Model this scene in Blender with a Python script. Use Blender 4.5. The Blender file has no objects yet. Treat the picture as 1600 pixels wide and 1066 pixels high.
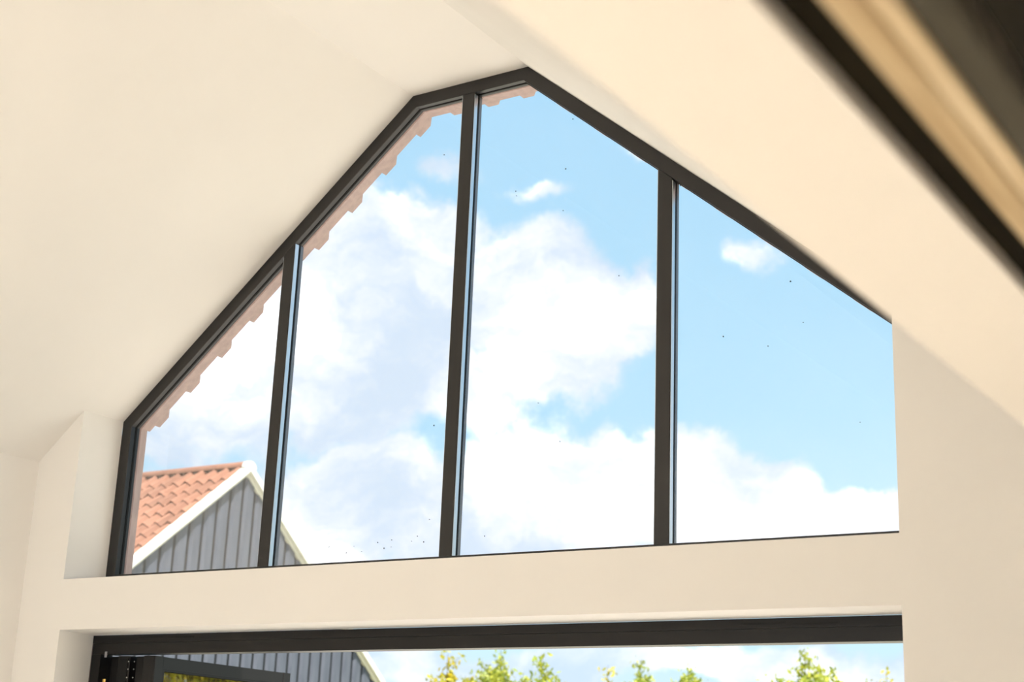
import bpy, bmesh, math, random
from mathutils import Vector, Matrix, noise

# ------------------------------------------------------------------ camera, world, sun, lights, exposure
ZO = 4.295                                    # height of the window's flat head above the floor
F_PX, YAW, PITCH, ROLL = 2338.54, -0.58036, 0.28761, 0.04027
CAM = Vector((3.2276, -4.5267, -2.7391 + ZO))
scene = bpy.context.scene
C = scene.collection

def cam_axes():
    f = Vector((math.sin(YAW)*math.cos(PITCH), math.cos(YAW)*math.cos(PITCH), math.sin(PITCH)))
    r = Vector((math.cos(YAW), -math.sin(YAW), 0)); u = r.cross(f)
    c, s = math.cos(ROLL), math.sin(ROLL)
    return c*r + s*u, -s*r + c*u, f
RX, RU, RF = cam_axes()
cam = bpy.data.cameras.new('camera'); cam_o = bpy.data.objects.new('camera', cam); C.objects.link(cam_o)
cam.sensor_width = 36; cam.lens = F_PX/1600*36; cam.clip_start = .02; cam.clip_end = 2000
cam.dof.use_dof = True; cam.dof.focus_distance = 5.6; cam.dof.aperture_fstop = 4.0
M = Matrix.Identity(4)
for i in range(3):
    M[i][0], M[i][1], M[i][2], M[i][3] = RX[i], RU[i], -RF[i], CAM[i]
cam_o.matrix_world = M
scene.camera = cam_o

def pix(u, v):
    return (RX*((u-800)/F_PX) - RU*((v-533)/F_PX) + RF).normalized()
def azel(u, v):
    d = pix(u, v); return math.degrees(math.atan2(d.x, d.y)), math.degrees(math.asin(d.z))

scene.view_settings.view_transform = 'Standard'
scene.view_settings.look = 'None'
scene.view_settings.gamma = 1
scene.view_settings.use_curve_mapping = False
scene.view_settings.exposure = 0.03

# ---- node helper
class NT:
    def __init__(s, nt): s.nt = nt; nt.nodes.clear()
    def n(s, t, **kw):
        nd = s.nt.nodes.new(t)
        for k, v in kw.items(): setattr(nd, k, v)
        return nd
    def link(s, a, b): s.nt.links.new(a, b)
    def val(s, sock, v):
        if hasattr(v, 'node') or isinstance(v, bpy.types.NodeSocket): s.nt.links.new(v, sock)
        else: sock.default_value = v
    def m(s, op, *a, clamp=False):
        nd = s.n('ShaderNodeMath', operation=op, use_clamp=clamp)
        for i, v in enumerate(a): s.val(nd.inputs[i], v)
        return nd.outputs[0]
    def vm(s, op, a, b=None, out=0):
        nd = s.n('ShaderNodeVectorMath', operation=op); s.val(nd.inputs[0], a)
        if b is not None: s.val(nd.inputs[1], b)
        return nd.outputs[out]
    def noise(s, vec, scale, detail=4, rough=.5):
        nd = s.n('ShaderNodeTexNoise'); s.val(nd.inputs['Vector'], vec)
        nd.inputs['Scale'].default_value = scale; nd.inputs['Detail'].default_value = detail; nd.inputs['Roughness'].default_value = rough
        return nd
    def ramp(s, f, stops):
        nd = s.n('ShaderNodeValToRGB'); s.val(nd.inputs[0], f); e = nd.color_ramp.elements
        while len(e) < len(stops): e.new(.5)
        for i, (p, c) in enumerate(stops):
            e[i].position = p; e[i].color = (*c, 1) if len(c) == 3 else c
        return nd.outputs[0]
    def mix(s, f, a, b):
        nd = s.n('ShaderNodeMix', data_type='RGBA'); s.val(nd.inputs[0], f); s.val(nd.inputs[6], a); s.val(nd.inputs[7], b)
        return nd.outputs[2]
    def sstep(s, x, a, b):
        nd = s.n('ShaderNodeMapRange', interpolation_type='SMOOTHSTEP'); s.val(nd.inputs[0], x)
        nd.inputs[1].default_value = a; nd.inputs[2].default_value = b
        return nd.outputs[0]

# ---- sky: a blue gradient with fair-weather cumulus laid out by compass direction and height
def make_world():
    w = bpy.data.worlds.new('sky'); scene.world = w; w.use_nodes = True
    t = NT(w.node_tree)
    d = t.vm('NORMALIZE', t.n('ShaderNodeTexCoord').outputs['Generated'])
    # billowing edges: push the direction about with noise
    nz = t.noise(d, 9, 6, .6); big = t.noise(d, 3.2, 3, .5)
    off = t.vm('SUBTRACT', nz.outputs['Color'], (.5, .5, .5))
    dd = t.vm('ADD', d, t.vm('MULTIPLY', off, (.085, .085, .085)))
    sep = t.n('ShaderNodeSeparateXYZ'); t.link(dd, sep.inputs[0])
    az = t.m('MULTIPLY', t.m('ARCTAN2', sep.outputs[0], sep.outputs[1]), 57.29578)
    el = t.m('MULTIPLY', t.m('ARCSINE', sep.outputs[2]), 57.29578)
    # (pixel x, y, half width, half height in degrees, weight) of each cloud seen in the window
    blobs = [(590, 470, 4.6, 3.4, 1.0), (640, 370, 2.4, 1.5, 1.0), (530, 560, 4.5, 3.2, .95), (800, 460, 3.3, 2.6, 1.0),
             (900, 500, 3.0, 2.1, 1.0), (985, 470, 1.2, 1.8, .8), (690, 610, 4.0, 1.6, .9), (850, 590, 3.0, 1.3, .75), (330, 560, 5.0, 4.2, .75),
             (760, 660, 1.6, 1.0, .6), (560, 760, 3.6, 1.9, .95), (640, 800, 3.0, 1.8, .9), (500, 850, 3.0, 1.2, .9),
             (900, 780, 5.0, 2.4, 1.0), (800, 800, 3.2, 2.2, 1.0), (980, 760, 3.2, 2.1, 1.0), (1120, 790, 3.6, 2.2, 1.0), (1190, 780, 2.2, 1.9, 1.0),
             (1330, 830, 4.2, 1.0, .95), (1240, 850, 3.5, 1.3, 1.0),
             (815, 298, 2.0, .75, .58), (690, 245, 1.3, 1.0, .55), (985, 245, 1.4, .8, .46), (1170, 390, 1.9, 1.3, .50), (655, 300, 1.0, .8, .44),
             (660, 1035, 5.0, 1.1, .8), (950, 1030, 6.0, .9, .75), (1330, 1050, 5.0, 1.0, .85), (260, 700, 3.0, 1.0, .6)]
    dens = None
    for (u, v, ra, re, wt) in blobs:
        a0, e0 = azel(u, v)
        x = t.m('DIVIDE', t.m('SUBTRACT', az, a0), ra*1.12); y = t.m('DIVIDE', t.m('SUBTRACT', el, e0), re*1.12)
        r2 = t.m('ADD', t.m('MULTIPLY', x, x), t.m('MULTIPLY', y, y))
        g = t.m('MULTIPLY', t.m('EXPONENT', t.m('MULTIPLY', r2, -.9)), wt)
        dens = g if dens is None else t.m('MAXIMUM', dens, g)
    # away from these directions the same kind of clouds goes on at random
    ca, ce = azel(800, 620)
    cx = t.m('DIVIDE', t.m('SUBTRACT', az, ca), 24.0); cy = t.m('DIVIDE', t.m('SUBTRACT', el, ce), 17.0)
    away = t.sstep(t.m('ADD', t.m('MULTIPLY', cx, cx), t.m('MULTIPLY', cy, cy)), .9, 1.5)
    rnd = t.sstep(big.outputs['Fac'], .38, .68)
    dens = t.m('MAXIMUM', dens, t.m('MULTIPLY', rnd, away))
    fine = t.m('MULTIPLY', t.m('SUBTRACT', t.noise(d, 26, 5, .6).outputs['Fac'], .5), .55)
    cov = t.sstep(t.m('ADD', dens, fine), .30, .56)
    sd = t.n('ShaderNodeSeparateXYZ'); t.link(d, sd.inputs[0])
    blue = t.ramp(sd.outputs[2], [(0.0, (.82, .97, 1.05)), (.10, (.66, .95, 1.10)), (.24, (.44, .83, 1.10)), (.50, (.36, .75, 1.08)), (1.0, (.16, .38, .76))])
    # cloud: bright crowns, blue-grey hollows and bases
    sh = t.sstep(t.m('ADD', t.noise(t.vm('MULTIPLY', dd, (1, 1, 1.8)), 8.5, 5, .6).outputs['Fac'], t.m('MULTIPLY', t.m('SUBTRACT', dens, .6), -.10)), .34, .64)
    ccol = t.ramp(sh, [(0.0, (1.7, 1.75, 1.8)), (.28, (1.06, 1.13, 1.20)), (1.0, (.71, .88, 1.08))])
    col = t.mix(cov, blue, ccol)
    bg = t.n('ShaderNodeBackground'); t.link(col, bg.inputs[0]); bg.inputs[1].default_value = .96
    out = t.n('ShaderNodeOutputWorld'); t.link(bg.outputs[0], out.inputs[0])
make_world()

def lamp(name, kind, loc, direction, energy, color, **kw):
    l = bpy.data.lights.new(name, kind); l.energy = energy; l.color = color
    for k, v in kw.items(): setattr(l, k, v)
    o = bpy.data.objects.new(name, l); C.objects.link(o); o.location = loc
    o.rotation_euler = Vector(direction).to_track_quat('-Z', 'Y').to_euler()
    return o
lamp('sun', 'SUN', (0, -20, 30), (-.38, .20, -.90), 10.5, (1, .96, .90), angle=.01)
# added fill lamp standing in the back wall's opening, behind the camera
lamp('rear_fill', 'AREA', (.2, -9.85, 1.6), (0, 1, .0), 12, (1.0, .92, .80), shape='RECTANGLE', size=4.2, size_y=2.9)
# added fill lamp in front of the solid right-hand wall, brightening the left side
lamp('side_fill', 'AREA', (3.86, -6.6, .75), (-1, .25, .0), 140, (.98, .97, .95), shape='RECTANGLE', size=2.4, size_y=.95, spread=math.radians(125))
# added fill lamps under the closed ceiling, lighting the floor for its bounce
for (x_, y_, e_, d_, sp) in ((-1.3, -4.4, 50, (0, 0, -1), 70), (1.5, -4.2, 150, (1.3, .7, -3.25), 42), (-1.1, -8.0, 40, (0, 0, -1), 85), (1.1, -8.0, 40, (0, 0, -1), 85)):
    lamp('overhead_fill', 'AREA', (x_, y_, 3.25), d_, e_, (1.0, .92, .80), shape='RECTANGLE', size=1.2, size_y=1.5, spread=math.radians(sp))

# ------------------------------------------------------------------ materials
MAT = {}
def mat(name, col, rough=.6, spec=.5, metal=0.0, var=0.0, vscale=6.0, bump=0.0, bscale=120.0, stretch=(1, 1, 1), col2=None, coat=0.0, objvar=0.0):
    m = bpy.data.materials.new(name); m.use_nodes = True; t = NT(m.node_tree)
    b = t.n('ShaderNodeBsdfPrincipled'); o = t.n('ShaderNodeOutputMaterial'); t.link(b.outputs[0], o.inputs[0])
    b.inputs['Roughness'].default_value = rough; b.inputs['Specular IOR Level'].default_value = spec; b.inputs['Metallic'].default_value = metal
    b.inputs['Coat Weight'].default_value = coat
    tc = t.n('ShaderNodeTexCoord').outputs['Object']
    mp = t.vm('MULTIPLY', tc, stretch)
    if var or col2:
        c2 = col2 or tuple(max(0, c*(1-var)) for c in col)
        f = t.sstep(t.noise(mp, vscale, 5, .6).outputs['Fac'], .32, .68)
        cc = t.mix(f, (*col, 1), (*c2, 1))
        if objvar:                                # each piece a little different
            k = t.m('ADD', 1-objvar/2, t.m('MULTIPLY', t.n('ShaderNodeObjectInfo').outputs['Random'], objvar))
            sc = t.n('ShaderNodeVectorMath', operation='SCALE'); t.link(cc, sc.inputs[0]); t.link(k, sc.inputs['Scale']); cc = sc.outputs[0]
        t.link(cc, b.inputs['Base Color'])
    else: b.inputs['Base Color'].default_value = (*col, 1)
    if bump:
        bp = t.n('ShaderNodeBump'); bp.inputs['Strength'].default_value = bump; bp.inputs['Distance'].default_value = .002
        t.link(t.noise(mp, bscale, 3, .6).outputs['Fac'], bp.inputs['Height']); t.link(bp.outputs[0], b.inputs['Normal'])
    MAT[name] = m; return m
mat('cream_plaster', (.905, .868, .818), .75, .25, var=.02, vscale=1.2, bump=.06, bscale=160)
mat('floor_oak', (.68, .62, .54), .5, .3, col2=(.60, .54, .46), vscale=2.0, stretch=(8, .6, 1))
mat('anthracite', (.0125, .0115, .0115), .36, .5, bump=.03, bscale=500)
mat('bead', (.62, .68, .74), .28, .5, metal=1)
mat('bead_dark', (.10, .115, .14), .35, .5, metal=1)
mat('door_black', (.009, .008, .008), .4, .32)
mat('gasket', (.006, .006, .006), .55, .3)
mat('weathered_larch', (.40, .28, .255), .8, .2, col2=(.31, .215, .195), vscale=7, stretch=(5, 5, 1.2), bump=.3, bscale=60)
mat('steel', (.55, .55, .55), .35, .5, metal=1)
mat('brass', (.80, .55, .16), .3, .5, metal=1)
mat('tag_grey', (.35, .34, .36), .5)
mat('terracotta', (.295, .138, .084), .75, .25, col2=(.25, .107, .062), vscale=3, bump=.2, objvar=.35)
mat('white_board', (.80, .78, .70), .6, .3, var=.05)
mat('mortar', (.80, .77, .66), .9, .1, var=.1, bump=.5, bscale=30)
mat('slate_cladding', (.118, .128, .155), .55, .25, col2=(.088, .097, .122), vscale=4, stretch=(1, 3, .5))
mat('raw_pine', (.46, .36, .22), .7, .3, col2=(.33, .24, .13), vscale=5, stretch=(14, .8, 14), bump=.2, bscale=40)
mat('pale_pine', (.62, .52, .36), .7, .3, col2=(.50, .39, .24), vscale=5, stretch=(14, .8, 14), bump=.2, bscale=40)
mat('dark_stain_and_shade', (.004, .003, .0015), .8, .05, col2=(.010, .008, .004), vscale=6, stretch=(10, .8, 10))
mat('grey_stain', (.060, .055, .042), .7, .1, col2=(.045, .041, .03), vscale=6, stretch=(10, .8, 10))
mat('lawn', (.20, .205, .08), .9, .1, col2=(.25, .245, .10), vscale=1.5)
mat('paving', (.80, .72, .62), .85, .2, var=.08, vscale=3)
mat('bark', (.16, .12, .08), .9, .1, var=.4, vscale=20)
def glass_mat(name, gain, tint=(1, 1, 1)):
    m = bpy.data.materials.new(name); m.use_nodes = True; t = NT(m.node_tree)
    tr = t.n('ShaderNodeBsdfTransparent'); tr.inputs[0].default_value = (*tint, 1)
    gl = t.n('ShaderNodeBsdfGlossy'); gl.inputs['Roughness'].default_value = .0; gl.inputs[0].default_value = (1, 1, 1, 1)
    ge = t.n('ShaderNodeNewGeometry')
    cs = t.m('ABSOLUTE', t.vm('DOT_PRODUCT', ge.outputs['Incoming'], ge.outputs['Normal'], out='Value'))
    fr = t.m('ADD', .04, t.m('MULTIPLY', .96, t.m('POWER', t.m('SUBTRACT', 1.0, cs), 5.0)))   # Fresnel, the same from both sides
    f = t.m('MINIMUM', t.m('MULTIPLY', fr, gain), .9)                 # the faces of a sealed unit reflect together
    mx = t.n('ShaderNodeMixShader'); t.link(f, mx.inputs[0]); t.link(tr.outputs[0], mx.inputs[1]); t.link(gl.outputs[0], mx.inputs[2])
    o = t.n('ShaderNodeOutputMaterial'); t.link(mx.outputs[0], o.inputs[0]); MAT[name] = m
glass_mat('glass', 4.4, (.97, .985, 1.0)); glass_mat('door_glass', 7.0, (.70, .68, .55))
def leaf_mat(name, c):
    m = bpy.data.materials.new(name); m.use_nodes = True; t = NT(m.node_tree)
    d = t.n('ShaderNodeBsdfPrincipled'); d.inputs['Roughness'].default_value = .5
    oi = t.n('ShaderNodeNewGeometry')
    col = t.mix(oi.outputs['Random Per Island'], (*c, 1), (c[0]*.45, c[1]*.62, c[2]*.8, 1)); t.link(col, d.inputs['Base Color'])
    tl = t.n('ShaderNodeBsdfTranslucent'); t.link(col, tl.inputs[0])
    mx = t.n('ShaderNodeMixShader'); mx.inputs[0].default_value = .4; t.link(d.outputs[0], mx.inputs[1]); t.link(tl.outputs[0], mx.inputs[2])
    o = t.n('ShaderNodeOutputMaterial'); t.link(mx.outputs[0], o.inputs[0]); MAT[name] = m
leaf_mat('leaf_gold', (.74, .58, .05)); leaf_mat('leaf_green', (.58, .56, .07))

# ------------------------------------------------------------------ builders
def mesh(name, verts, faces):
    me = bpy.data.meshes.new(name); me.from_pydata([tuple(v) for v in verts], [], faces)
    bm = bmesh.new(); bm.from_mesh(me); bmesh.ops.recalc_face_normals(bm, faces=bm.faces); bm.to_mesh(me); bm.free()
    return me
def obj(name, me, m, parent=None, loc=None):
    if isinstance(me, tuple): me = mesh(name, *me)
    o = bpy.data.objects.new(name, me); C.objects.link(o)
    if m and not me.materials: me.materials.append(MAT[m])
    if loc is not None: o.location = loc
    if parent: o.parent = parent
    return o
def struct(o): o['kind'] = 'structure'; return o
def stuff(o): o['kind'] = 'stuff'; return o
def tag(o, label, cat, group=None):
    o['label'] = label; o['category'] = cat
    if group: o['group'] = group
    return o
def empty(name, loc=(0, 0, 0), rz=0):
    o = bpy.data.objects.new(name, None); C.objects.link(o); o.location = loc; o.rotation_euler.z = rz; o.empty_display_size = .1
    return o
def join(parts):
    V, F = [], []
    for v, f in parts:
        k = len(V); V += list(v); F += [tuple(i+k for i in q) for q in f]
    return V, F
def prism(poly, axis, a, b):
    """polygon in the two other axes (x,z for 'y'; y,z for 'x'; x,y for 'z') extruded from a to b"""
    def P(p, h):
        return {'y': (p[0], h, p[1]), 'x': (h, p[0], p[1]), 'z': (p[0], p[1], h)}[axis]
    n = len(poly)
    v = [P(p, a) for p in poly] + [P(p, b) for p in poly]
    f = [tuple(range(n)), tuple(range(2*n-1, n-1, -1))] + [(i, (i+1) % n, (i+1) % n+n, i+n) for i in range(n)]
    return v, f
def box(x0, x1, y0, y1, z0, z1): return prism([(x0, y0), (x1, y0), (x1, y1), (x0, y1)], 'z', z0, z1)
def rbox(x0, x1, y0, y1, z0, z1, r=.003):
    """box with its long edges chamfered (around the z axis)"""
    p = [(x0+r, y0), (x1-r, y0), (x1, y0+r), (x1, y1-r), (x1-r, y1), (x0+r, y1), (x0, y1-r), (x0, y0+r)]
    return prism(p, 'z', z0, z1)

# ------------------------------------------------------------------ the room
W = 1.8; A = .283; ZT = ZO; ZL = ZO-1.254; ZS = ZO-1.9857; ZD = ZO-2.1965; TAN = 1.254/(W-A); TH = math.atan(TAN)
RD = .228                                       # depth of the reveal: wall face at y = -RD, window at y = 0
XL, XR, YB = -2.05, 3.9, -10.0
zr = lambda x: ZT-(abs(x)-A)*TAN                 # height of the sloping ceiling
floor = struct(obj('floor', box(XL-.1, XR+.1, YB-.1, 0.0, -.1, 0), 'floor_oak'))
ceil_v, ceil_f = prism([(XL-.3, zr(XL-.3)), (-A, ZT), (A, ZT), (XR+.3, zr(XR+.3)), (XR+.3, zr(XR+.3)+.32), (A+.08, ZT+.32), (-A-.08, ZT+.32), (XL-.3, zr(XL-.3)+.32)], 'y', YB-.1, .02)
struct(obj('ceiling', (ceil_v, ceil_f), 'cream_plaster'))
struct(obj('wall_left', box(XL-.15, XL, YB, 0.05, -.05, zr(XL)+.06), 'cream_plaster'))
struct(obj('wall_right', box(XR, XR+.15, YB, 0.05, -.05, zr(XR)+.06), 'cream_plaster'))
# gable wall: pier, splayed door reveal, band between door head and window sill, pier
DL0, DL1 = -1.785, -1.832                        # door reveal left: at the wall face, at the frame
parts = [prism([(XL, ZD), (-W, ZD), (-W, ZL), (XL, zr(XL))], 'y', -RD, .0),
         prism([(W, ZD), (XR, ZD), (XR, zr(XR)), (W, ZL)], 'y', -RD, .0),
         prism([(-W, ZD), (W, ZD), (W, ZS), (-W, ZS)], 'y', -RD, .0),
         prism([(XL, -RD), (DL0, -RD), (DL1, 0), (XL, 0)], 'z', -.05, ZD),
         prism([(W, -RD), (XR, -RD), (XR, 0), (W+.03, 0)], 'z', -.05, ZD)]
struct(obj('wall_front', join(parts), 'cream_plaster'))
# far end of the room behind the camera: wall with a wide opening to the garden
OX0, OX1, OZ = -1.9, 2.3, 3.2
parts = [box(XL, OX0, YB-.15, YB, -.05, zr(XL)), prism([(OX1, -.05), (XR, -.05), (XR, zr(XR)), (OX1, min(zr(OX1), OZ))], 'y', YB-.15, YB),
         prism([(OX0, OZ), (.0, OZ), (OX1-1.2, OZ), (A, ZT), (-A, ZT), (OX0, min(ZT, zr(OX0)))], 'y', YB-.15, YB)]
struct(obj('wall_back', join(parts[:2]), 'cream_plaster'))

# boxed-in beam under the right-hand slope, close to the camera, and the bare timbers beside it
ZB = ZO-2.272
BX0, BX1 = 2.75, 2.895
b = obj('trim_1', prism([(BX0+.006, ZB), (BX1, ZB), (BX1, zr(BX1)-.002), (BX0, zr(BX0)-.002), (BX0, ZB+.006)], 'y', -7.0, -RD), 'cream_plaster'); struct(b)
YA, YE = -7.0, -RD-.002
bt = empty('timber_rail', (2.95, -3.6, ZB))
def bpart(name, x0, x1, dz, m, r=.002):
    z0 = ZB+dz
    v, f = prism([(x0+r, z0), (x1-r, z0), (x1, z0+r), (x1, max(zr(x1)-.003, z0+2*r)), (x0, zr(x0)-.003), (x0, z0+r)], 'y', YA, YE)
    return obj(name, ([(p[0]-2.95, p[1]+3.6, p[2]-ZB) for p in v], f), m, bt)
bpart('shadow_strip', 2.896, 2.928, .012, 'dark_stain_and_shade')  # shade of the narrow gap beside the beam, put into a near-black colour
bpart('timber_batten', 2.9285, 2.954, 0, 'raw_pine')
bpart('timber_batten', 2.9545, 2.971, 0, 'pale_pine')
bpart('edge_strip', 2.9715, 3.001, .002, 'grey_stain')
tag(bt, 'bare pine battens edged with dark strips beside the boxed-in ceiling beam', 'timber rail')
sb = obj('soffit_board', prism([(3.022, zr(3.022)-.030), (3.42, zr(3.42)-.030), (3.42, zr(3.42)-.004), (3.022, zr(3.022)-.004)], 'y', YA, YE), 'dark_stain_and_shade')
tag(sb, 'dark brown stained board in the top right corner above the pine battens', 'board')

# ------------------------------------------------------------------ gable window
T = .055
OUT = [(-W, ZS-.004), (-W, ZL), (-A, ZT), (A, ZT), (W, ZL), (W, ZS-.004)]
def offset(poly, d):
    """inward offset of the open outline (left jamb up, over, right jamb down) with mitred corners; ends stay on the sill"""
    res = []
    n = len(poly)
    def ln(i):
        p, q = Vector(poly[i]), Vector(poly[i+1]); dr = (q-p).normalized(); nr = Vector((dr.y, -dr.x)); return p+nr*d, dr
    for i in range(n):
        if i == 0: p, dr = ln(0); res.append((p.x, p.y))
        elif i == n-1: p, dr = ln(n-2); q = p+dr*((Vector(poly[n-1])-Vector(poly[n-2])).length); res.append((q.x, q.y))
        else:
            p, a = ln(i-1); q, b2 = ln(i)
            den = a.x*b2.y-a.y*b2.x; s = ((q.x-p.x)*b2.y-(q.y-p.y)*b2.x)/den; r = p+a*s; res.append((r.x, r.y))
    return res
def sweep(i, prof):
    """member between outline corners i and i+1; prof = list of (offset, y)"""
    v = []
    for (o_, y) in prof:
        q = offset(OUT, o_); v.append((q[i][0], y, q[i][1]))
    for (o_, y) in prof:
        q = offset(OUT, o_); v.append((q[i+1][0], y, q[i+1][1]))
    n = len(prof)
    return v, [tuple(range(n)), tuple(range(2*n-1, n-1, -1))] + [(k, (k+1) % n, (k+1) % n+n, k+n) for k in range(n)]
GY = .031                                        # glass plane
PROF = [(.001, .0), (T-.002, .0), (T, .002), (T, GY-.006), (T-.006, GY-.004), (T-.006, GY+.004), (T, GY+.006), (T, .050), (.001, .050)]
win = struct(empty('window_1', (0, 0, ZS)))
def wpart(name, vf, m, parent=None):
    v, f = vf
    return obj(name, ([(p[0], p[1], p[2]-ZS) for p in v], f), m, parent or win)
for i, nm in enumerate(['jamb', 'head_rail', 'head_rail', 'head_rail', 'jamb']):
    wpart(nm, sweep(i, PROF), 'anthracite')
    wpart('gasket', sweep(i, [(T-.0055, GY-.0045), (T+.003, GY-.0045), (T+.003, GY-.001), (T-.0055, GY-.001)]), 'gasket')
wpart('sill_rail', box(-W+T+.001, W-T-.001, 0, .05, ZS, ZS+.047), 'anthracite')
INN = offset(OUT, T)
def inner_top(x):
    for (p, q) in zip(INN, INN[1:]):
        if p[0] <= x <= q[0] and q[0] > p[0]: return p[1]+(q[1]-p[1])*(x-p[0])/(q[0]-p[0])
MX = [-.8985, 0.0, .8975]; MW = .029
for x in MX:
    r = .002
    pl = [(x-MW+r, 0), (x+MW-r, 0), (x+MW, r), (x+MW, GY-.004), (x+MW-.005, GY-.003), (x+MW-.005, GY+.003), (x+MW, GY+.004), (x+MW, .057), (x-MW, .057), (x-MW, GY+.004), (x-MW+.005, GY+.003), (x-MW+.005, GY-.003), (x-MW, GY-.004), (x-MW, r)]
    n = len(pl); zb = ZS+.0475
    v = [(p[0], p[1], zb) for p in pl]+[(p[0], p[1], inner_top(p[0])-.0005) for p in pl]
    mo = wpart('mullion', (v, [tuple(range(n)), tuple(range(2*n-1, n-1, -1))]+[(k, (k+1) % n, (k+1) % n+n, k+n) for k in range(n)]), 'anthracite')
    for s in (-1, 1):                            # rubber seals each side
        xa, xb = sorted((x+s*(MW+.0002), x+s*(MW+.002)))
        wpart('glazing_bead', box(xa, xb, .003, GY-.007, zb+.001, inner_top(x+s*(MW+.003))-.006), 'bead')
        xa, xb = sorted((x+s*(MW+.0002), x+s*(MW+.0012)))
        wpart('outer_bead', box(xa, xb, GY+.006, .055, zb+.001, inner_top(x+s*(MW+.003))-.006), 'bead_dark')
        xa = x+s*(MW-.0045); xb = x+s*(MW+.003)
        wpart('gasket', box(min(xa, xb), max(xa, xb), GY-.0045, GY-.001, zb, inner_top(x+s*(MW+.003))-.004), 'gasket', )
edges = [-W+T] + [e for x in MX for e in (x-MW, x+MW)] + [W-T]
panes = []
for k in range(4):
    x0, x1 = edges[2*k]-.004, edges[2*k+1]+.004
    zt = lambda x: inner_top(max(INN[1][0], min(INN[4][0], x)))+.003
    pts = [(x0, ZS+.044), (x1, ZS+.044), (x1, zt(x1))]
    for c in (A_ for A_ in (INN[3], INN[2]) if x0 < A_[0] < x1): pts.append((c[0], c[1]+.003))
    pts.append((x0, zt(x0)))
    v = [(p[0], GY, p[1]) for p in pts]
    panes.append(wpart('pane', (v, [tuple(range(len(v)))]), 'glass'))
# small dark specks of dirt stuck on the glass
random.seed(5)
def window_point(u, v, y):
    d = pix(u, v); k = (y-CAM.y)/d.y; return CAM+d*k
specks = {0: [], 1: [(514, 855), (516, 861), (553, 854), (541, 864), (590, 848), (612, 844), (611, 855), (643, 846), (652, 838), (662, 847), (671, 812), (600, 857), (565, 862), (694, 242), (678, 665)],
          2: [(806, 299), (807, 306), (880, 329), (884, 264), (895, 186), (967, 431), (841, 630), (757, 838), (875, 690)], 3: [(1130, 526), (1200, 541), (1255, 504), (1235, 440), (1344, 660), (1063, 290)]}
for k, L in specks.items():
    V, F = [], []
    for (u, v_) in L:
        p = window_point(u, v_, GY-.002); r = random.uniform(.0014, .0032)
        n0 = len(V)
        for j in range(6):
            a = j*math.pi/3; V.append((p.x+r*math.cos(a)*random.uniform(.7, 1.3), GY-.0022, p.z-ZS+r*math.sin(a)*random.uniform(.7, 1.3)))
        F.append(tuple(range(n0, n0+6)))
    if V: stuff(obj('dirt_speck', (V, F), 'gasket', panes[k]))

# ------------------------------------------------------------------ outside face of the gable: larch boards cut along the window head
ext = struct(obj('wall_outside', join([prism([(XL, -.05), (-W-.06, -.05), (-W-.06, zr(-W-.06)), (XL, zr(XL))], 'y', .002, .055),
                                       prism([(W+.06, -.05), (XR, -.05), (XR, zr(XR)), (W+.06, zr(W+.06))], 'y', .002, .055)]), 'weathered_larch'))
SO = [(T, .052), (T, .112), (.0, .112), (.0, .052)]
for i, nm in enumerate(['jamb_lining', 'head_lining', 'head_lining', 'head_lining', 'jamb_lining']):
    pr = SO if i not in (0, 4) else [(T, .052), (T, .096), (.0, .096), (.0, .052)]
    obj(nm, sweep(i, pr), 'weathered_larch', ext)
x = .004-.172*10
k = 0
while x < 1.75:
    if x > -1.742:
        xr0, xr1 = x+.076, x+.050                # outer face narrower than the inner: one splayed edge
        pl = [(x, .1125), (xr0, .1125), (xr1, .142), (x, .142)]
        tp = lambda xx: inner_top(max(INN[1][0]+1e-4, min(INN[4][0]-1e-4, xx)))
        v = [(p[0], p[1], tp(p[0])) for p in pl]+[(p[0], p[1], tp(p[0])+.22) for p in pl]
        obj('cover_board', (v, [(0, 1, 2, 3), (7, 6, 5, 4)]+[(j, (j+1) % 4, (j+1) % 4+4, j+4) for j in range(4)]), 'weathered_larch', ext)
    x += .172

# ------------------------------------------------------------------ bifold door: fixed frame with leaves folded back
door = struct(empty('door_1', (0, 0, 0)))
DH = ZO-2.276
head = obj('head_rail', join([box(DL1+.002, W+.028, .0, .07, ZD-.033, ZD-.001), box(DL1+.002, W+.028, .0025, .07, DH, ZD-.0335)]), 'door_black', door)
obj('jamb', box(DL1+.002, DL1+.055, .0025, .07, 0, DH-.0005), 'door_black', door)
obj('jamb', box(W-.025, W+.028, .0025, .07, 0, DH-.0005), 'door_black', door)
for (u0, u1) in ((216, 256), (262, 303), (1155, 1229), (1236, 1312)):
    va = 996 if u0 < 600 else 975
    p, q = window_point(u0, va+(.0), 0), window_point(u1, va-(2 if u0 > 600 else .5), 0)
    z = (p.z+q.z)/2
    s_ = obj('trickle_vent', join([box(p.x, q.x, -.0015, .0, z-.0050, z+.0050)]), 'door_black', head)
    obj('vent_slot', box(p.x+.006, q.x-.006, -.0022, -.0014, z-.003, z+.0026), 'gasket', s_)
LW, LT, LH0 = .93, .064, .03
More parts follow.
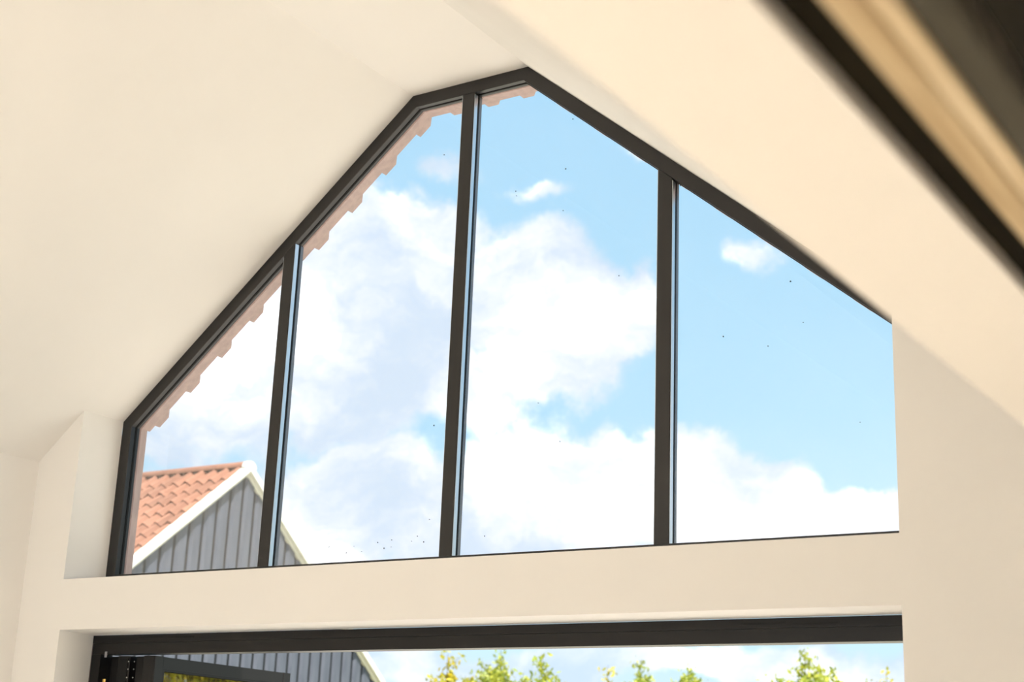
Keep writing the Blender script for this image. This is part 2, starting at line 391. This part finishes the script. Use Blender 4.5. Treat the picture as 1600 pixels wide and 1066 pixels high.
def leaf(x, y, rz, label, first=False):
    r = empty('bifold_door_leaf', (x, y, 0), rz)
    top = DH-.006
    st = .055
    def lp(name, vf, m): return obj(name, vf, m, r)
    lp('stile', rbox(-LT, 0, 0, st, LH0, top), 'door_black'); lp('stile', rbox(-LT, 0, LW-st, LW, LH0, top), 'door_black')
    lp('top_rail', box(-LT+.002, -.002, st, LW-st, top-.050, top-.001), 'door_black'); lp('bottom_rail', box(-LT+.002, -.002, st, LW-st, LH0, LH0+.09), 'door_black')
    lp('glazing_bead', join([box(-.006, -.003, st, LW-st, top-.060, top-.050), box(-.006, -.003, st, st+.012, LH0+.09, top-.060), box(-.006, -.003, LW-st-.012, LW-st, LH0+.09, top-.060)]), 'gasket')
    lp('pane', ([(-.022, st-.01, LH0+.08), (-.022, LW-st+.01, LH0+.08), (-.022, LW-st+.01, top-.045), (-.022, st-.01, top-.045)], [(0, 1, 2, 3)]), 'door_glass')
    tag(r, label, 'door leaf', 'bifold door leaves folded back at the left jamb')
    return r
L4 = leaf(-1.478, .03, math.radians(3.5), 'black framed glazed door leaf with yellow-green glass, rightmost of the folded stack')
L3 = leaf(-1.552, .06, math.radians(3.5), 'black glazed door leaf second from right in the folded stack, mostly hidden')
L2 = leaf(-1.628, .03, math.radians(3.5), 'black door leaf with the screwed hinge plate on its edge, third from right')
L1 = leaf(-1.704, .06, math.radians(3.5), 'black glazed door leaf closest to the left door jamb')
def local(o, p):
    bpy.context.view_layer.update(); return o.matrix_world.inverted() @ Vector(p)
# hinge plate with six screws
y0 = .028
hp = [window_point(u, v, y0) for (u, v) in ((194, 1030), (215, 1064))]
hg = obj('hinge', box(-.054, -.006, -.004, .0, hp[1].z-.02, hp[0].z), 'gasket', L2)
for (u, v) in ((201, 1034), (209.5, 1034), (200, 1046), (208.5, 1046), (198, 1059), (207, 1059)):
    p = local(L2, window_point(u, v, y0-.003)); r = .0028
    obj('screw', prism([(p.x+r*math.cos(j*math.pi/4), p.z+r*math.sin(j*math.pi/4)) for j in range(8)], 'y', -.0062, -.004), 'steel', hg)
p = window_point(165.5, 1023, .002)
obj('label_tag', box(p.x-.007, p.x+.007, .0012, .0024, p.z-.012, p.z+.012), 'tag_grey', door)
p = window_point(163.5, 1066, .002)
obj('latch', rbox(p.x-.008, p.x+.008, -.006, .0024, p.z-.05, p.z+.012), 'brass', door)

# ------------------------------------------------------------------ neighbouring barn
D = 18.4
XH = CAM.x-.6848*D; YH = CAM.y+.7287*D; ZH = CAM.z+.1996*D
PB = math.radians(39.0); CB, SB, TB = math.cos(PB), math.sin(PB), math.tan(PB)
HS = 3.7; LEN = 9.0; EAVE = ZH-HS*TB
barn = empty('barn', (XH, YH, -.15))
z0 = -.15
def B(vf): return [(p[0], p[1], p[2]) for p in vf[0]], vf[1]
# local coordinates: x = 0 is the gable face and -x runs along the ridge, y = 0 the ridge, z from the ground
zh = ZH-z0
body = obj('body', prism([(-HS+.1, 0), (HS-.1, 0), (HS-.1, zh-.15-(HS-.1)*TB), (0, zh-.15), (-HS+.1, zh-.15-(HS-.1)*TB)], 'x', -LEN, -.03), 'gasket', barn)
# vertical cladding boards of the gable, one by one, with dark joints between them
BP = .212
nb = int(2*(HS-.1)/BP)
for i in range(nb):
    ya = -HS+.1+i*BP+.006; yb = ya+BP-.036
    ym = (ya+yb)/2
    top = lambda y: zh-.10-abs(y)*TB
    pl = [(ya, 0), (ya+.03, .028), (yb-.03, .028), (yb, 0)]
    v = [(p[1]-.03, p[0], .0) for p in pl]
    ks = [(p[1]-.03, p[0], top(p[0])) for p in pl]
    obj('cladding_board', (v+ks, [(0, 1, 2, 3), (7, 6, 5, 4)]+[(j, (j+1) % 4, (j+1) % 4+4, j+4) for j in range(4)]), 'slate_cladding', barn)
# roof slabs
for s in (-1, 1):
    e = HS+.15
    obj('roof_deck', prism([(0, zh-.07), (s*e, zh-.07-e*TB), (s*e, zh-.17-e*TB), (0, zh-.17)], 'x', -LEN, .015), 'mortar', barn)
    # verge: white bargeboard and mortar bedding over it
    w_ = .085
    obj('bargeboard', prism([(0, zh-.035), (s*e, zh-.035-e*TB), (s*e, zh-.035-w_-e*TB), (0, zh-.035-w_)], 'x', .03, .065), 'white_board', barn)
    obj('verge_mortar', prism([(0, zh-.022), (s*e, zh-.022-e*TB), (s*e, zh-.06-e*TB), (0, zh-.06)], 'x', -.03, .05), 'mortar', barn)
# pantiles on the slope that faces us
TW, TLn, GA = .205, .34, .262
N = 9
def tile_mesh():
    V = []
    xs = [(-.018+(TW+.03)*i/(N-1)) for i in range(N)]
    zz = lambda x: .030*math.sin(2*math.pi*x/TW)+.010*math.sin(4*math.pi*x/TW)
    for (s, lift) in ((0, .0), (TLn, .030)):
        for x in xs: V.append((-x, s, zz(x)+lift+.014))
        for x in xs: V.append((-x, s, zz(x)+lift))
    F = []
    for i in range(N-1):
        F += [(i, i+1, 2*N+i+1, 2*N+i), (N+i+1, N+i, 3*N+i, 3*N+i+1), (2*N+i, 2*N+i+1, 3*N+i+1, 3*N+i), (i+1, i, N+i, N+i+1)]
    F += [(0, 2*N, 3*N, N), (N-1, 2*N-1, 4*N-1, 3*N-1)]
    # local y runs down the slope towards the eaves
    return mesh('tile', [(v[0], -v[1]*CB-v[2]*SB, -v[1]*SB+v[2]*CB) for v in V], F)
tm = tile_mesh(); tm.materials.append(MAT['terracotta'])
random.seed(3)
for r_ in range(13):
    for c in range(19):
        s = r_*GA+.07
        o = bpy.data.objects.new('tile', tm); C.objects.link(o); o.parent = barn
        o.location = (-.02-c*TW, -s*CB+random.uniform(-.004, .004), zh-.062-s*SB+random.uniform(-.004, .004))
# ridge tiles
def ridge_mesh(L=.44):
    V, F = [], []
    n = 9
    for x in (0, -L+.004):
        for r in (.095, .078):
            for i in range(n):
                a = math.pi*i/(n-1)
                V.append((x, r*math.cos(a), r*math.sin(a)*.86))
    for i in range(n-1):
        F += [(i, i+1, 2*n+i+1, 2*n+i), (n+i+1, n+i, 3*n+i, 3*n+i+1), (i+1, i, n+i, n+i+1), (2*n+i, 2*n+i+1, 3*n+i+1, 3*n+i)]
    F += [(0, 2*n, 3*n, n), (n-1, 2*n-1, 4*n-1, 3*n-1)]
    return mesh('ridge_tile', V, F)
rm = ridge_mesh(); rm.materials.append(MAT['terracotta'])
for i in range(20):
    o = bpy.data.objects.new('ridge_tile', rm); C.objects.link(o); o.parent = barn; o.location = (-.0-i*.44, 0, zh-.075)
obj('ridge_end', prism([(.105*math.cos(math.pi*i/8), zh-.085+.105*math.sin(math.pi*i/8)*.9) for i in range(9)], 'x', .0, .055), 'white_board', barn)
tag(barn, 'barn with an orange pantile roof, white bargeboards and grey vertical boarded gable', 'barn')

# ------------------------------------------------------------------ ground outside and trees
struct(obj('lawn', box(-70, 70, .12, 90, -.35, -.151), 'lawn'))
struct(obj('patio', box(-7, 10, .10, 9.0, -.30, -.06), 'paving'))
random.seed(11)
def tree(u, v, dist, spread, n_tw, m, label, extra=()):
    d = pix(u, v); hd = math.hypot(d.x, d.y); k = dist/hd
    top = CAM+d*k; base = Vector((top.x, top.y, -.151)); H = top.z+.151
    root = empty('young_tree', base)
    tv, tf = [], []
    def limb(p, q, ra, rb, n=6):
        p, q = Vector(p), Vector(q); ax = (q-p).normalized(); s = ax.orthogonal().normalized(); t_ = ax.cross(s); k0 = len(tv)
        for (c, r) in ((p, ra), (q, rb)):
            for j in range(n):
                a = 2*math.pi*j/n; tv.append(c+s*r*math.cos(a)+t_*r*math.sin(a))
        for j in range(n): tf.append((k0+j, k0+(j+1) % n, k0+n+(j+1) % n, k0+n+j))
        tf.append(tuple(range(k0, k0+n))); tf.append(tuple(range(k0+2*n-1, k0+n-1, -1)))
    limb((0, 0, 0), (0, 0, H*.55), .05, .03)
    lv, lf = [], []
    def leafs(p, q, cnt, sz, fan):
        for _ in range(cnt):
            t_ = random.random(); c = p.lerp(q, t_)+Vector((random.gauss(0, fan), random.gauss(0, fan), random.gauss(0, fan*.8)))
            a = Vector((random.gauss(0, 1), random.gauss(0, 1), random.gauss(0, 1)+.3)).normalized(); b_ = a.orthogonal().normalized()
            b_ = (Matrix.Rotation(random.uniform(0, 6.28), 3, a) @ b_); s = sz*random.uniform(.6, 1.25); k0 = len(lv)
            lv.extend([c-a*s*.5, c+b_*s*.22, c+a*s*.5, c-b_*s*.22]); lf.append((k0, k0+1, k0+2, k0+3))
    tw = []
    for i in range(n_tw):
        a = random.uniform(0, 6.28); rr = spread*math.sqrt(random.random()); hh = H*(1-.17*(rr/spread)**1.2)*random.uniform(.90, .99)
        if i == 0: rr, hh = 0, H
        tw.append((a, rr, hh))
    for (a, rr, hh) in tw:
        p = Vector((0, 0, H*random.uniform(.30, .55))); q = Vector((rr*math.cos(a), rr*math.sin(a), hh))
        md = p.lerp(q, .55)+Vector((math.cos(a), math.sin(a), 0))*rr*.25
        limb(p, md, .016, .010, 5); limb(md, q, .010, .003, 5)
        leafs(md, q, 70, .12, .07); leafs(p.lerp(md, .5), md, 30, .12, .14)
        for _ in range(4):
            s = md.lerp(q, random.uniform(.1, .85)); e = s+Vector((random.gauss(0, .16), random.gauss(0, .16), random.uniform(.05, .28)))
            if e.z < H: limb(s, e, .006, .002, 4); leafs(s, e, 30, .11, .05)
    obj('trunk', (tv, tf), 'bark', root)
    me = bpy.data.meshes.new('foliage'); me.from_pydata([tuple(v) for v in lv], [], lf)
    stuff(obj('foliage', me, m, root))
    tag(root, label, 'tree', 'young trees beyond the lawn')
tree(700, 1022, 24, .62, 22, 'leaf_gold', 'golden leaved young tree, leftmost seen under the door head')
tree(783, 1012, 28, .60, 20, 'leaf_green', 'tall thin green young tree touching the door head, second from left')
tree(848, 1022, 24.5, .58, 18, 'leaf_green', 'forked yellow-green young tree, third from left under the door head')
tree(950, 1040, 27, .62, 15, 'leaf_gold', 'small golden young tree in the middle under the door head')
tree(1002, 1031, 31, .42, 11, 'leaf_green', 'slender green young tree just right of the small golden one')
tree(1075, 1042, 26, .62, 18, 'leaf_green', 'low yellow-green young tree left of the tall bushy one')
tree(1258, 1017, 25, .95, 40, 'leaf_green', 'tall bushy green young tree near the right door jamb')
tree(1385, 1051, 30, .55, 14, 'leaf_gold', 'short golden young tree at the right wall edge')

# a broad golden tree off to the right, seen in the glass of the folded door leaf
def tree_at(az_deg, dist, H_el): 
    a, e = math.radians(az_deg), math.radians(H_el)
    return Vector((math.sin(a)*math.cos(e), math.cos(a)*math.cos(e), math.sin(e)))
_pix = pix
dir_r = tree_at(15.7, 18.4, 9.5)
pix = lambda u, v: dir_r
tree(0, 0, 18.4, 2.8, 110, 'leaf_gold', 'broad golden tree seen only as a reflection in the folded door glass')
pix = _pix
